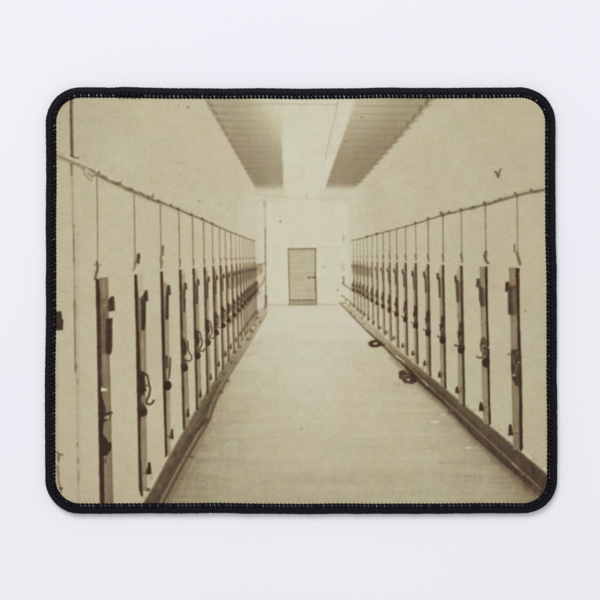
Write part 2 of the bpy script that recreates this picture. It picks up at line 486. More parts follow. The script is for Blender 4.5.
for i, x in enumerate(LX):
    s = (297 - x) / 162.0
    yr = I(x, lrx, lry)
    yt = top_l(x)
    drift = 0.9 * s
    al = 0.9 if i < 10 else 0.62 - 0.02 * (i - 10)
    line([(x - .2, yr + .5), (x + drift * .5, (yr + yt) / 2), (x + drift * .6, yt - 8 * s - 1)], 1.25 if i < 6 else 0.95, 118, al * .9, 0.6)
    if i > 1:
        yb = yt - 9 * s
        line([(x + .5, yb - 5 * s), (x + 1.6 * s + .4, yb - 1), (x + .6, yb + 5 * s)], 2.4 * s + .2, 104, 0.7 * al, 0.7)
for i, x in enumerate(RX):
    s = (x - 294) / 191.0
    yr = I(x, rrx, rry)
    yt = top_r(x)
    al = 0.9 if i < 10 else 0.6 - 0.025 * (i - 10)
    line([(x, yr + .5), (x + .4 * s, (yr + yt) / 2), (x + .7 * s, yt - 6 * s - 1)], 1.25 if i < 5 else 0.95, 116, al * .9, 0.6)
    if 1 < i:
        yb = yt - 7 * s
        line([(x - .3, yb - 6 * s), (x + .6 * s, yb - 1), (x + .8 * s, yb + 3 * s)], 2.3 * s + .2, 98, 0.75 * al, 0.7)
# hand-made knuckles on the nearest rods
line([(96.8, 262), (97.5, 268), (96, 275), (95, 279)], 2.4, 88, 0.8, 0.8, 2.8)
line([(94, 265), (101, 265.2)], 1.2, 112, 0.7, 0.7)
line([(138.5, 255), (138, 262)], 3.4, 72, 0.9, 0.8)
line([(135, 262), (135, 266), (133, 271)], 2.8, 104, 0.75, 0.9, 1.0)
line([(162.8, 246.5), (162.8, 254.5)], 2.0, 86, 0.85, 0.6)
line([(161, 256), (161, 268)], 2.0, 110, 0.6, 0.8, 1.0)
line([(159, 261), (164, 261)], 0.9, 132, 0.6, 0.6)
line([(514.5, 244.5), (514.5, 251.5)], 2.0, 106, 0.8, 0.7)
line([(516.5, 252), (518.5, 258), (520, 264)], 1.8, 92, 0.8, 0.8, 3.0)
line([(486, 252), (484.5, 256), (486, 261), (488, 263)], 2.6, 88, 0.85, 0.8)
line([(483.5, 255), (488, 255.5)], 1.0, 100, 0.7, 0.6)

DARK = 64


def on_l(y, xt, yt):
    return xt + (y - yt) * 0.0235


def on_r(y, xt, yt):
    return xt + (y - yt) * 0.020


def bottom_l(x):
    return I(x, [103, 140, 166, 183.5, 197, 208, 216, 223, 257], [560, 495, 457, 427, 407, 390.5, 378, 367, 318])


def bottom_r(x):
    return I(x, [354, 391, 407.5, 418, 430, 446.5, 464.5, 490, 521.5], [307, 340, 354, 363, 374, 387.5, 404.5, 426, 452])


def post(side, i, xt, s, fade, detail=True):
    """one numbered cell-door post with its latch, long plate, padlocked hasp and foot catch"""
    sg = 1 if side == 'l' else -1
    on = on_l if side == 'l' else on_r
    yt = top_l(xt) if side == 'l' else top_r(xt)
    xb0 = xt + 3
    yb = (bottom_l if side == 'l' else bottom_r)(on((bottom_l if side == 'l' else bottom_r)(xb0), xt, yt))
    wd = max(3.5 * s, 1.05) if s < 1.05 else 4.3
    wf = 5.6 * s ** 1.7
    e = lambda y, u: (on(y, xt, yt) + sg * u, y)

    def quad(ya, yb_, ua, ub, tone, a=1, soft=.6, uc=None, ud=None):
        uc = ua if uc is None else uc
        ud = ub if ud is None else ud
        poly([e(ya, ua), e(ya, ub), e(yb_, ud), e(yb_, uc)], tone, a * fade, soft)
    # lit face
    grow = 1.18
    quad(yt + 6 * s, yb - 2 * s, wd * .7, wd + wf, 134, 0.88 if s > .5 else .62, 0.6, ud=(wd + wf) * grow)
    quad(yt, yt + 20 * s, wd * .7, wd + wf * .9, 162, 0.75 if s > .6 else .25, 0.7)
    if s > .6:
        line([e(yt + 40 * s, wd + wf * .98), e(yb - 4, (wd + wf) * grow)], 1.1 * s, 116, 0.55 * fade, 0.6)
    # dark side
    quad(yt, yb + 1.5 * s, 0, wd, DARK, 0.95, 0.7, uc=.3 * s)
    line([e(yt + 8, wd * .55), e(yb - 8, wd * .6)], .6, 88, .35 * fade, .6)
    return e, quad, yt, yb, wd, wf


def padlock(e, cy, u, s, fade, variant):
    """hasp, shackle loop with a curled hook and the round lock body hanging at the post"""
    L = lambda pts, w, tone, a=.9: line([e(cy + py * s, u + px * s) for px, py in pts], max(w * s * 1.2, .85), tone - 6, a * fade, 0.55)
    D = lambda px, py, rx, ry, tone, a=.95: disc(*e(cy + py * s, u + px * s), max(rx * s, .8), max(ry * s, .8), tone, a * fade, 0.55)
    D(0, 0.4, 4.7, 5.2, 58)
    D(-.8, -2.4, 4.2, 4.4, 60)
    D(-2, -2, 3.5, 5, 62, .7)
    # hasp block
    L([(-1.5, -37), (-1.2, -18)], 5.6, 76, .85)
    L([(-.4, -34), (1.8, -27), (0, -16)], 2.6, 70, .6)
    L([(-2, -18), (-.6, -4)], 4.0, 82, .8)
    if variant == 0:
        L([(1, -38), (4.5, -36), (6.2, -28), (7.4, -22), (6.2, -15), (3.8, -11), (3.6, -8), (6, -6.8), (9, -7.4), (11, -10.5)], 1.7, 70)
        L([(2, -26), (6.5, -25)], 1.4, 84, .8)
        D(1.6, -21, 2.4, 2.2, 62, .9)
        D(4.0, -31, 1.3, 3.4, 160, .7)
        D(3.6, -18.5, 1.3, 2.0, 178, .7)
    elif variant == 1:
        L([(2, -32), (3, -20)], 1.6, 80, .8)
        L([(5.4, -36), (6.0, -22), (4.6, -9)], 1.7, 66, .9)
        L([(0, -25), (5.5, -24)], 1.6, 76, .8)
        L([(2, -20), (2.4, -8)], 1.7, 176, .35)
    elif variant == 2:
        L([(1.5, -34), (2, -20)], 1.5, 72, .85)
        L([(4.8, -36), (5.2, -24), (9.6, -16), (10, -12), (7, -9), (1, -9.5)], 1.6, 76, .9)
        D(2.4, -15, 2.2, 3.0, 182, .6)
    elif variant == 4:
        D(2.0, -27, 1.5, 3.2, 150, .6)
        L([(-1, -24), (5, -24.5)], 1.3, 66, .8)
        D(.6, -20, 1.6, 2.0, 58, .8)
    else:
        L([(0, -36), (4.2, -32), (5.4, -24), (4.2, -17), (2.6, -13), (4.5, -9.5), (8.6, -10.2)], 1.6, 78, .88)
        D(2.4, -25, 1.3, 2.8, 170, .5)
        D(1.6, -30, 1.2, 1.2, 60, .8)


# ---------- far and middle posts, far ones first
def lock_l(x):
    return I(x, [103, 142.5, 167.5, 184, 198.5, 208, 216, 222, 228.5, 238, 247, 258], [446, 411, 386, 367.5, 354.5, 342.5, 333.5, 327, 321.5, 312, 302.5, 291])


def lock_r(x):
    return I(x, [354, 360, 368, 372, 377, 383.5, 389.5, 397.5, 406, 416, 427.5, 443, 461, 486, 517], [290.5, 293, 298, 300.5, 303.5, 307, 310.5, 315, 320, 326, 333, 340.5, 349.5, 363, 381])


def hook_l(x):
    return I(x, [149, 171, 188, 201, 210, 217.5, 223.5, 230, 238.5, 250, 257], [469, 434, 411, 392, 377.5, 366, 357, 348, 337, 321, 311])


def hook_r(x):
    return I(x, [352, 356, 366, 376.5, 388.5, 404.5, 414.5, 425.5, 440, 457, 481, 510.5], [304, 308, 316.5, 325, 334, 347, 354.5, 364, 375, 390, 407, 430])


# smudgy band of overlapping latches and plates far down the left row
poly([(226, 272), (243, 268), (262, 264), (263, 272), (252, 279), (240, 286), (228, 290)], 138, 0.6, 1.5)
poly([(226, 323), (240, 308), (258, 288), (260, 293), (246, 308), (230, 326)], 112, 0.5, 1.5)
line([(223, 258.5), (240, 258.5), (255, 258)], 1.2, 130, 0.4, 0.8)
line([(257, 265), (264.5, 263.5)], 1.6, 110, 0.6, .8)
for xx in (257, 259.5, 262):
    line([(xx, 265), (xx + .2, 285)], .8, 146, 0.6, .6)
line([(258, 289), (264, 281), (264.5, 277)], 1.6, 116, 0.6, .8)
poly([(352, 264), (366, 265), (371, 270), (371, 277), (356, 274), (351, 266)], 126, 0.55, 1.4)
poly([(351, 284), (362, 290), (374, 296), (374, 304), (360, 296), (351, 291)], 118, 0.45, 1.4)

for i in range(len(LX) - 1, 2, -1):
    x = LX[i] + .2
    s = (297 - x) / 162.0
    fade = (1.0 if i < 8 else max(0.5, 0.95 - 0.05 * (i - 7)))
    e, quad, yt, yb, wd, wf = post('l', i, x - 0.5 * s, s, fade)
    # latch and long plate
    yl = I(x, [140, 160, 180, 193, 204, 213, 222, 240, 256], [291, 286, 282, 278.5, 276, 274.5, 273, 269.5, 267])
    yp = I(x, [140, 160, 180, 193, 204, 213, 222, 240, 256], [329, 319.5, 311, 303, 298, 293.5, 289, 281, 276])
    u = wd + wf * .62
    line([e(yl + 2 * s, u + 2.2 * s), e(yl + 9 * s, u + 3.1 * s)], max(3.4 * s, 1.1), 76, 0.92 * fade, 0.6)
    line([e(yl + 9 * s, u + 1.5 * s), e(yl + 4 * s, u + 2.5 * s)], max(2.6 * s, 1), 76, 0.8 * fade, 0.6)
    tone = 74 if i < 6 else 84 if i < 9 else 112
    line([e(yl + 11 * s, u + .4 * s), e(yp, u - .1 * s)], max(3.0 * s, 1.1), tone, 0.9 * fade, 0.6)
    line([e(yl + 6 * s, wd + .2), e(yl + 12 * s, wd + .8 * s)], 1.4 * s, 84, 0.7 * fade, 0.6)
    xl = on_l(360, x, yt) + 3.6 * s
    padlock(e, lock_l(xl), 4.0 * s + .6, s, fade, [0, 0, 1, 2, 0, 0, 3, 3, 2, 3][i] if i < 10 else 3)
    xh = on_l(400, x, yt) + 6.0 * s
    yh = hook_l(xh)
    uh = 6.6 * s + .4
    poly([e(yh - 6 * s, uh + .2 * s), e(yh - 6 * s, uh + 1.8 * s), e(yh + 5 * s, uh + 3.4 * s), e(yh + 5.6 * s, uh - 1.8 * s), e(yh + 2 * s, uh - 1.6 * s)], 70, 0.92 * fade, 0.6)
    line([e(yh + 2 * s, uh - 2 * s), e(yh + 2 * s, uh - 5.5 * s)], 1.2 * s + .2, 86, 0.8 * fade, .6)
    if i > 6:
        disc(*e(yh + 2.5, uh), 1.4, 1.3, 88, .6 * fade, .7)

for i in range(len(RX) - 1, 1, -1):
    x = RX[i]
    s = (x - 294) / 191.0
    fade = (1.0 if i < 7 else max(0.5, 0.95 - 0.06 * (i - 6)))
    wd0 = max(2.7 * s, 1.2)
    e, quad, yt, yb, wd, wf = post('r', i, x + wd0 * .5 + .3, s * .82, fade)
    yl = I(x, [352, 367, 389, 405, 415, 428, 443, 461], [264.5, 266, 268, 269.5, 271, 272, 273.5, 276])
    yp = I(x, [352, 367, 389, 405, 415, 428, 443, 461], [273, 277, 282, 286.5, 289, 292, 297, 301])
    uu = I(x, [352, 389, 405, 415, 428, 443, 461], [2.0, 2.6, 3.4, 3.8, 4.5, 5.6, 6.2])
    line([e(yl + .5, uu + 1.3 * s), e(yl + 6.5 * s, uu + 1.1 * s)], max(3.0 * s, 1.1), 72, 0.9 * fade, 0.6)
    tone = 74 if i < 7 else 84 if i < 9 else 108
    line([e(yl + 6 * s, uu - .2), e(yp, uu - .7)], max(3.6 * s if i < 3 else 2.4 * s, 1.1), tone, 0.9 * fade, 0.6)
    if i == 2:
        quad(yl + 6, yp + .5, 2.6, 6, 100, .6, .7)
    cy = lock_r(x)
    padlock(e, cy, 3.2 * s + .6, s * .8, fade, 4)
    L2 = lambda pts, w, tone, a: line([e(cy + py * s, px * s + 2.6 * s) for px, py in pts], max(w * s, .7), tone, a * fade, .55)
    L2([(3, -22), (3.6, -14), (2, -9), (2.6, -5), (5.6, -3.8), (7.6, -5.8)], 1.6, 68, .9)
    L2([(1.2, -24), (3.4, -21), (3.9, -14)], 1.5, 72, .85)
    L2([(1.4, -15), (1.6, -12)], 1.5, 172, .6)
    xh = I(x, RX[::-1], [350, 353.2, 357, 360, 363.4, 368.2, 373, 379.5, 386, 393.5, 402.6, 412.6, 424.6, 439.6, 457, 481, 510.5])
    yh = hook_r(xh)
    poly([(xh - .6 * s, yh - 4.2 * s), (xh + .9 * s, yh - 4.2 * s), (xh + 2.6 * s, yh + 3.6 * s), (xh - 2.0 * s, yh + 3.8 * s), (xh - 2.0 * s, yh)], 66, 0.92 * fade, 0.6)
    line([(xh + 1.5 * s, yh + 2.5 * s), (xh + 4.6 * s, yh + 1.5 * s), (xh + 5 * s, yh - 3 * s)], .9 * s + .2, 90, 0.75 * fade, .6)
    if i > 7:
        disc(xh, yh + .8, 1.3, 1.2, 86, .55 * fade, .7)

# ---------- third, second and first posts on the left, drawn closely
# third
poly([(163, 280), (168.2, 285), (170.6, 455), (166.5, 457)], 140, .85, .7)
poly([(160.2, 271.4), (162.8, 271.4), (163.4, 286), (164.4, 320), (165.8, 385), (167.4, 455), (165.2, 458), (163, 390), (161.2, 320)], DARK, .97, .6)
poly([(167.4, 285), (170, 285.3), (170.8, 294.6), (168.8, 295), (168.6, 319), (165.4, 320), (165.8, 296), (166.2, 291)], 70, .95, .6)
line([(164.6, 297), (165, 318)], 1.4, 118, .6, .6)
line([(168.8, 300), (169.2, 352)], .8, 150, .5, .6)
poly([(164, 355), (168.2, 356), (168.6, 368), (164, 368)], 80, .85, .7)
line([(165.5, 362), (168.5, 362)], .9, 140, .4, .5)
line([(170.3, 358), (170, 368), (169, 378)], 1.5, 62, .92, .6)
line([(165.6, 369), (165.8, 380)], 3.2, 84, .6, .8)
line([(167.6, 370), (167.6, 377)], 1.2, 178, .65, .5)
disc(167.4, 385.5, 4.2, 4.9, 56, .97, .6)
poly([(171.2, 429), (173, 429), (173.6, 439.4), (169.4, 438.6), (170, 434)], 64, .95, .6)
line([(166.5, 436.5), (170, 437)], 1.3, 84, .85, .6)
line([(170.4, 384), (170.8, 456)], .8, 140, .4, .6)

# second
poly([(137, 275), (143.2, 275), (143.6, 297), (138, 297)], 168, .75, .7)
poly([(139, 297), (145.6, 297), (147, 490), (141.5, 492)], 128, .9, .7)
line([(139.6, 332), (140.4, 374)], 1.8, 122, .6, .7)
line([(145, 331), (145.2, 372)], 1.6, 126, .5, .8)
line([(142.6, 332), (142.8, 372)], 1.3, 160, .6, .6)
line([(145.8, 416), (146.2, 460)], 1.2, 128, .6, .6)
poly([(134.3, 274.6), (137, 274.6), (138.2, 297), (139.2, 330), (140.6, 370), (141.2, 400), (140.6, 430), (141.4, 462), (142.6, 492), (143.2, 497), (140.4, 495), (138.8, 488), (138, 440), (136.8, 390), (135.8, 330), (134.6, 295)], DARK, .97, .6)
poly([(138.2, 298), (141.4, 298), (141.6, 330), (139, 330)], 116, .85, .8)
poly([(141.2, 298), (146, 300), (145.4, 328), (143.6, 330.6), (141.2, 329.6)], 66, .93, .7)
poly([(145, 290.5), (147.4, 290), (148.2, 301), (146.6, 301.6), (143.5, 297.6), (141.4, 297.5), (143.4, 294.6)], 66, .95, .6)
disc(141, 293.5, 1.7, 2.6, 178, .6, .7)
padlock(lambda y, u: (140.3 + u, y), 411.2, 2.4, 1.0, 1, 0)
poly([(137.6, 372), (142, 376), (143.6, 392), (140, 398), (137.5, 398)], 64, .85, .8)
disc(141, 390, 2.6, 2.4, 58, .9, .6)
disc(144.4, 389.6, 1.7, 1.2, 60, .9, .5)
line([(142.5, 396), (142.5, 402)], 2.0, 152, .7, .7)
poly([(148, 462.4), (150.4, 462.4), (151.6, 474), (146, 474.8), (146.2, 471), (147.4, 468)], 56, .96, .6)
line([(142.5, 474), (146.5, 472)], 1.3, 92, .8, .7)
line([(144.2, 440), (144.4, 486)], 2.2, 140, .5, 1)

# first, at the very left
poly([(99.4, 278), (107.8, 277), (108.6, 300), (110, 380), (111, 440), (113, 504), (104, 504), (102, 380), (100, 300)], 122, .94, .7)
line([(103.6, 278), (103.8, 298)], 1.0, 158, .7, .7)
line([(107.6, 278), (108.2, 298)], .9, 116, .6, .6)
line([(101.4, 278), (101.4, 296)], .9, 122, .5, .6)
line([(108.6, 356), (109.8, 385), (111, 440), (112.6, 504)], 1.5, 108, .8, .7)
line([(102.8, 356), (103.4, 388)], 1.9, 126, .6, .7)
line([(104.6, 356), (105.2, 386)], 1.0, 160, .6, .6)
line([(106.6, 457), (108, 504)], 3.4, 130, .5, 1.2)
line([(104.8, 457), (105.6, 504)], 1.0, 158, .5, .6)
poly([(95.4, 279), (99.2, 279), (100.6, 300), (101.2, 340), (102.2, 385), (103, 430), (103.8, 456), (104.8, 504), (99.8, 504), (99, 460), (98, 400), (96.6, 320)], DARK, .97, .6)
line([(97.6, 284), (98.6, 330), (99.8, 380)], .9, 82, .5, .6)
poly([(100.4, 310), (106.6, 311), (106.6, 354), (101.4, 354)], 102, .9, 1.0)
line([(103.6, 320), (103.8, 350)], 1.2, 116, .5, .8)
poly([(106, 319), (112.4, 317.5), (112.4, 348), (111, 354), (107.6, 355), (105.8, 352)], 66, .94, .7)
poly([(110.4, 297), (113.8, 296), (115, 310.6), (109.6, 311.6), (106, 309), (107.4, 304), (108.4, 300)], 66, .93, .7)
poly([(100, 298), (108, 299), (109, 311), (103, 313), (100, 313)], 116, .7, 1.3)
line([(101, 300), (104, 303)], 1.2, 92, .7, .8)
line([(103, 309.5), (109, 309)], 1.4, 104, .6, .8)
disc(105, 305, 1.6, 2, 150, .5, .8)
disc(110.8, 316, 1.4, 2.2, 186, .8, .7)
poly([(101.2, 387), (103.2, 388.4), (107, 389), (107.2, 390.8), (101, 391.4)], 214, .95, .6)
line([(103.6, 372), (103.6, 386)], 2.0, 110, .6, .8)
poly([(101, 396), (103.4, 400), (106, 410), (103, 424), (100, 424)], 64, .9, .9)
line([(99.5, 413), (106, 414.6), (111.4, 412.6)], 2.6, 60, .92, .8)
line([(111, 413), (110, 419), (106, 421)], 1.5, 92, .8, .7)
disc(107.8, 417.2, 1.6, 1.8, 168, .8, .7)
poly([(99, 420), (107, 419), (103.6, 423), (102.8, 434), (108.6, 441), (111.4, 443), (111, 450), (107, 455.4), (100, 456)], 58, .95, .8)
disc(108.6, 440.6, 1.0, .9, 150, .7, .5)
line([(105.4, 459), (105.6, 463)], 1.5, 86, .8, .6)

# ---------- nearest posts on the right
# second on the right
poly([(479.3, 266.6), (485.8, 266.4), (486.4, 320), (488.2, 380), (488, 424), (483.4, 424), (482.4, 380), (481, 320)], 134, .93, .6)
line([(484.2, 268), (484.8, 278)], 1.2, 110, .5, .7)
line([(481, 310), (482.4, 398)], .8, 126, .6, .5)
line([(484.2, 308), (485.6, 398)], 1.3, 164, .5, .7)
poly([(485.4, 266.4), (487.4, 266.4), (488, 320), (489.4, 350), (490, 400), (491, 424), (488.6, 426), (487.8, 380), (486.2, 320), (485.4, 290)], 56, .97, .55)
line([(486.2, 276), (486.4, 282)], 1.6, 54, .8, .6)
poly([(476.6, 278.4), (480, 278.4), (480.8, 286), (484.6, 290), (485.4, 306), (480.4, 306.4), (479, 300), (478.6, 288), (476, 286.6)], 78, .92, .7)
line([(483.6, 289), (484.2, 305)], 1.6, 112, .7, .7)
disc(478.6, 284.8, .9, .9, 120, .5, .5)
poly([(480.6, 340), (483.6, 336), (486.4, 340), (487, 356), (484.4, 352), (481.6, 346)], 86, .85, .7)
line([(482, 339), (480.6, 344), (481, 349.5), (483.6, 353.6), (482.8, 357), (480, 358), (477, 356.6)], 1.5, 76, .92, .6)
disc(484, 346, 1.3, 2.2, 150, .65, .5)
line([(481.4, 343.6), (485.5, 343.4)], 1.0, 66, .7, .5)
disc(484.6, 348.2, 1.3, 1.3, 60, .8, .5)
disc(486, 362.6, 3.8, 5.2, 56, .96, .7)
disc(488.9, 347.6, .8, 1.1, 188, .9, .4)
line([(485.4, 353), (486.6, 357)], 2.4, 80, .8, .7)
poly([(480, 402), (482, 402), (484, 410), (483.4, 411.4), (479, 411), (479.2, 406)], 58, .96, .6)
line([(484, 407.5), (487.5, 406.8)], 1.2, 110, .7, .6)
poly([(483.8, 411), (488, 410), (488, 424), (483.4, 422)], 128, .6, .8)

# first on the right
poly([(509, 268), (516, 267.6), (516.8, 320), (518.6, 380), (519.6, 450), (513.2, 450), (511.6, 380), (510.4, 320)], 128, .95, .6)
line([(509.4, 269), (510.2, 281)], .8, 118, .6, .5)
line([(509.4, 268.4), (516, 268)], .8, 124, .6, .5)
for yy in (271, 274.5, 278):
    line([(510, yy), (515, yy)], .7, 162, .4, .6)
poly([(515.6, 268.2), (519.4, 268.2), (519.8, 320), (521.4, 360), (522.2, 400), (522.8, 448), (521, 452.4), (519.2, 448), (519, 400), (517.6, 350), (517.2, 320), (516, 290)], 60, .97, .6)
line([(518.6, 272), (519, 315)], .9, 92, .5, .6)
poly([(505.6, 281.6), (509.6, 281.8), (510.4, 285.6), (513.6, 286.6), (515.6, 286.4), (516.8, 314), (512, 315.4), (508, 314), (507.8, 292), (505, 291.4)], 82, .9, .7)
line([(514, 290), (514.6, 313)], 2.4, 114, .8, .9)
line([(509.8, 288), (510, 311)], 2.6, 66, .6, .9)
line([(511, 285.4), (515.5, 286.4)], 1.1, 82, .7, .6)
line([(507, 283), (506.8, 290)], 2.4, 60, .8, .6)
line([(513.4, 318), (514, 348)], 2.4, 136, .7, 1.0)
line([(511.2, 316), (512, 348)], .9, 124, .6, .6)
poly([(511, 349), (514, 350), (517.6, 348.6), (521, 350), (521.8, 380), (518, 386.6), (515.6, 386), (513.6, 381), (512, 378), (511, 368)], 72, .92, .7)
line([(508.4, 354.4), (511.4, 354)], 1.6, 100, .85, .7)
line([(513.6, 356), (514, 364)], 1.4, 118, .7, .7)
line([(516.6, 366), (515.2, 373)], 3.0, 108, .7, 1.0)
disc(513.8, 375.2, 1.7, 1.2, 166, .9, .6)
disc(519.0, 362.4, .9, .9, 170, .8, .5)
disc(517.3, 352.5, 1.4, 1.6, 110, .5, .7)
line([(512, 384), (513.4, 430)], 1.0, 128, .6, .6)
line([(517.4, 388), (518.6, 430)], 1.1, 118, .6, .6)
poly([(509, 424.6), (511.4, 424.6), (513, 434), (513.4, 435.6), (508.4, 435.4), (508.6, 430)], 60, .96, .6)
line([(513, 433), (519, 433.2)], 1.2, 88, .8, .7)
poly([(513.8, 435), (519.4, 435), (519.6, 450), (513.8, 448)], 122, .7, .8)

# ---- paper: soften, then tooth, mottling and foxing


def blur(A, sig):
    r = int(sig * 3) + 1
    kx = np.exp(-0.5 * (np.arange(-r, r + 1) / sig) ** 2)
    kx /= kx.sum()
    P = np.pad(A, ((r, r), (0, 0)), mode='edge')
    B = sum(kx[i] * P[i:i + A.shape[0]] for i in range(2 * r + 1))
    P = np.pad(B, ((0, 0), (r, r)), mode='edge')
    return sum(kx[i] * P[:, i:i + A.shape[1]] for i in range(2 * r + 1))


# the old photograph's uneven emulsion: edges wobble, dark areas are blotchy
WXs = (0.07 * noise(2.6, 5, 61) + 0.09 * noise(1.1, 1.6, 62)) * RES
WYs = (0.10 * noise(3, 3.4, 63) + 0.09 * noise(1.1, 1.3, 64)) * RES
jj0, ii0 = np.meshgrid(np.arange(NY), np.arange(NX), indexing='ij')
fj = np.clip(jj0 + WYs, 0, NY - 1.001)
fi = np.clip(ii0 + WXs, 0, NX - 1.001)
j_, i_ = fj.astype(int), fi.astype(int)
tj, ti = fj - j_, fi - i_
T = (T[j_, i_] * (1 - ti) + T[j_, i_ + 1] * ti) * (1 - tj) + (T[j_ + 1, i_] * (1 - ti) + T[j_ + 1, i_ + 1] * ti) * tj
mid = smooth(185, 150, T) * (0.35 + 0.65 * smooth(180, 215, GY))
T += mid * (2.2 * noise(1.3, 3.6, 71) + 2.6 * noise(4, 9, 72) + 1.6 * noise(1.0, 1.0, 73))
T = blur(T, 0.46 * RES)
lightness = smooth(70, 170, T)
T += (1.1 + 0.8 * lightness) * noise(1.1, 1.1, 1)
T += 1.2 * noise(2.6, 2.6, 2)
T += 1.0 * noise(9, 7, 3)
T += 1.1 * noise(34, 30, 4)
T += 0.6 * noise(0.8, 7, 5) + 0.55 * noise(7, 0.8, 6)         # woven cloth threads
for i in range(120):
    cx = X0 + rng.random() * (X1 - X0)
    cy = Y0 + rng.random() * (Y1 - Y0)
    r = 0.5 + 0.7 * rng.random()
    disc(cx, cy, r, r, 150 if rng.random() < .75 else 196, 0.16 + .2 * rng.random(), .6)

# the print holds deep browns beside its pale plaster
T = np.where(T < 172, 172 - (172 - T) * (1.0 + 0.09 * smooth(178, 215, GY)), T)
# tone -> sepia
V = [0, 30, 58, 90, 130, 165, 180, 192, 215]
R = np.interp(T, V, [20, 42, 66, 100, 142, 176, 191, 202, 219])
G = np.interp(T, V, [13, 31, 50, 84, 127, 165, 182, 195, 214])
B = np.interp(T, V, [13, 27, 41, 65, 99, 136, 153, 168, 192])
warm = 0.8 * noise(14, 12, 31) + 0.8 * noise(5, 5, 32) + 1.1 * noise(60, 60, 33)
R += warm * 0.8
G -= warm * 0.5
B += 1.3 * noise(7, 7, 34) + 0.9 * noise(30, 30, 35)
pale = smooth(183, 192, T)
B += 2.5 * pale
R -= 1.0 * pale
rgb = np.stack([R, G, B], -1) / 255.0
lin = np.where(rgb <= 0.04045, rgb / 12.92, ((np.clip(rgb, 0, 1) + 0.055) / 1.055) ** 2.4)
ILLUM = 1.035                                       # light falling on the cloth
lin = np.clip(lin / ILLUM, 0.002, 0.95)

# ================================================================ materials


def new_mat(name):
    m = bpy.data.materials.new(name)
    m.use_nodes = True
    nt = m.node_tree
    return m, nt, nt.nodes['Principled BSDF']


def node(nt, kind, **kw):
    n = nt.nodes.new(kind)
    for k_, v_ in kw.items():
        setattr(n, k_, v_)
    return n


def print_mat():
    m, nt, b = new_mat('printed_cloth')
    at = node(nt, 'ShaderNodeAttribute', attribute_name='ink')
    tc = node(nt, 'ShaderNodeTexCoord')
    w1 = node(nt, 'ShaderNodeTexWave', wave_type='BANDS', bands_direction='X')
    w1.inputs['Scale'].default_value = 480
    w1.inputs['Distortion'].default_value = 1.2
    w2 = node(nt, 'ShaderNodeTexWave', wave_type='BANDS', bands_direction='Y')
    w2.inputs['Scale'].default_value = 480
    w2.inputs['Distortion'].default_value = 1.2
    n1 = node(nt, 'ShaderNodeTexNoise')
    n1.inputs['Scale'].default_value = 1800
    n1.inputs['Detail'].default_value = 3
    mx = node(nt, 'ShaderNodeMath', operation='MULTIPLY')
    ad = node(nt, 'ShaderNodeMath', operation='ADD')
    for t in (w1, w2, n1):
        nt.links.new(tc.outputs['Object'], t.inputs['Vector'])
    nt.links.new(w1.outputs['Fac'], mx.inputs[0])
    nt.links.new(w2.outputs['Fac'], mx.inputs[1])
    nt.links.new(mx.outputs[0], ad.inputs[0])
    nt.links.new(n1.outputs['Fac'], ad.inputs[1])
    bp = node(nt, 'ShaderNodeBump')
    bp.inputs['Strength'].default_value = 0.22
    bp.inputs['Distance'].default_value = 0.00006
    nt.links.new(ad.outputs[0], bp.inputs['Height'])
    nt.links.new(bp.outputs['Normal'], b.inputs['Normal'])
    nt.links.new(at.outputs['Color'], b.inputs['Base Color'])
    b.inputs['Roughness'].default_value = 0.95
    b.inputs['Specular IOR Level'].default_value = 0.03
    return m


def thread_mat(name, col, rough, spec, sheen, bump=0.5, scale=1500):
    m, nt, b = new_mat(name)
    tc = node(nt, 'ShaderNodeTexCoord')
    n1 = node(nt, 'ShaderNodeTexNoise')
    n1.inputs['Scale'].default_value = scale
    n1.inputs['Detail'].default_value = 4
    nt.links.new(tc.outputs['Object'], n1.inputs['Vector'])
    cr = node(nt, 'ShaderNodeValToRGB')
    cr.color_ramp.elements[0].position = 0.3
    cr.color_ramp.elements[0].color = (*[c * 0.55 for c in col], 1)
    cr.color_ramp.elements[1].position = 0.75
    cr.color_ramp.elements[1].color = (*[c * 1.7 for c in col], 1)
    nt.links.new(n1.outputs['Fac'], cr.inputs['Fac'])
    nt.links.new(cr.outputs['Color'], b.inputs['Base Color'])
    bp = node(nt, 'ShaderNodeBump')
    bp.inputs['Strength'].default_value = bump
    bp.inputs['Distance'].default_value = 0.00015
    nt.links.new(n1.outputs['Fac'], bp.inputs['Height'])
    nt.links.new(bp.outputs['Normal'], b.inputs['Normal'])
    b.inputs['Roughness'].default_value = rough
    b.inputs['Specular IOR Level'].default_value = spec
    b.inputs['Sheen Weight'].default_value = sheen
    b.inputs['Sheen Roughness'].default_value = 0.5
    return m


def table_mat():
    m, nt, b = new_mat('white_tabletop')
    tc = node(nt, 'ShaderNodeTexCoord')
    n1 = node(nt, 'ShaderNodeTexNoise')
    n1.inputs['Scale'].default_value = 5
    n1.inputs['Detail'].default_value = 3
    nt.links.new(tc.outputs['Object'], n1.inputs['Vector'])
    n2 = node(nt, 'ShaderNodeTexNoise')
    n2.inputs['Scale'].default_value = 420
    n2.inputs['Detail'].default_value = 3
    nt.links.new(tc.outputs['Object'], n2.inputs['Vector'])
    cr = node(nt, 'ShaderNodeValToRGB')
    cr.color_ramp.elements[0].position = 0.3
    cr.color_ramp.elements[0].color = (0.838, 0.843, 0.908, 1)
    cr.color_ramp.elements[1].position = 0.72
    cr.color_ramp.elements[1].color = (0.852, 0.855, 0.908, 1)
    nt.links.new(n1.outputs['Fac'], cr.inputs['Fac'])
    nt.links.new(cr.outputs['Color'], b.inputs['Base Color'])
    bp = node(nt, 'ShaderNodeBump')
    bp.inputs['Strength'].default_value = 0.06
    bp.inputs['Distance'].default_value = 0.0002
    nt.links.new(n2.outputs['Fac'], bp.inputs['Height'])
    nt.links.new(bp.outputs['Normal'], b.inputs['Normal'])
    b.inputs['Roughness'].default_value = 0.75
    b.inputs['Specular IOR Level'].default_value = 0.1
    return m


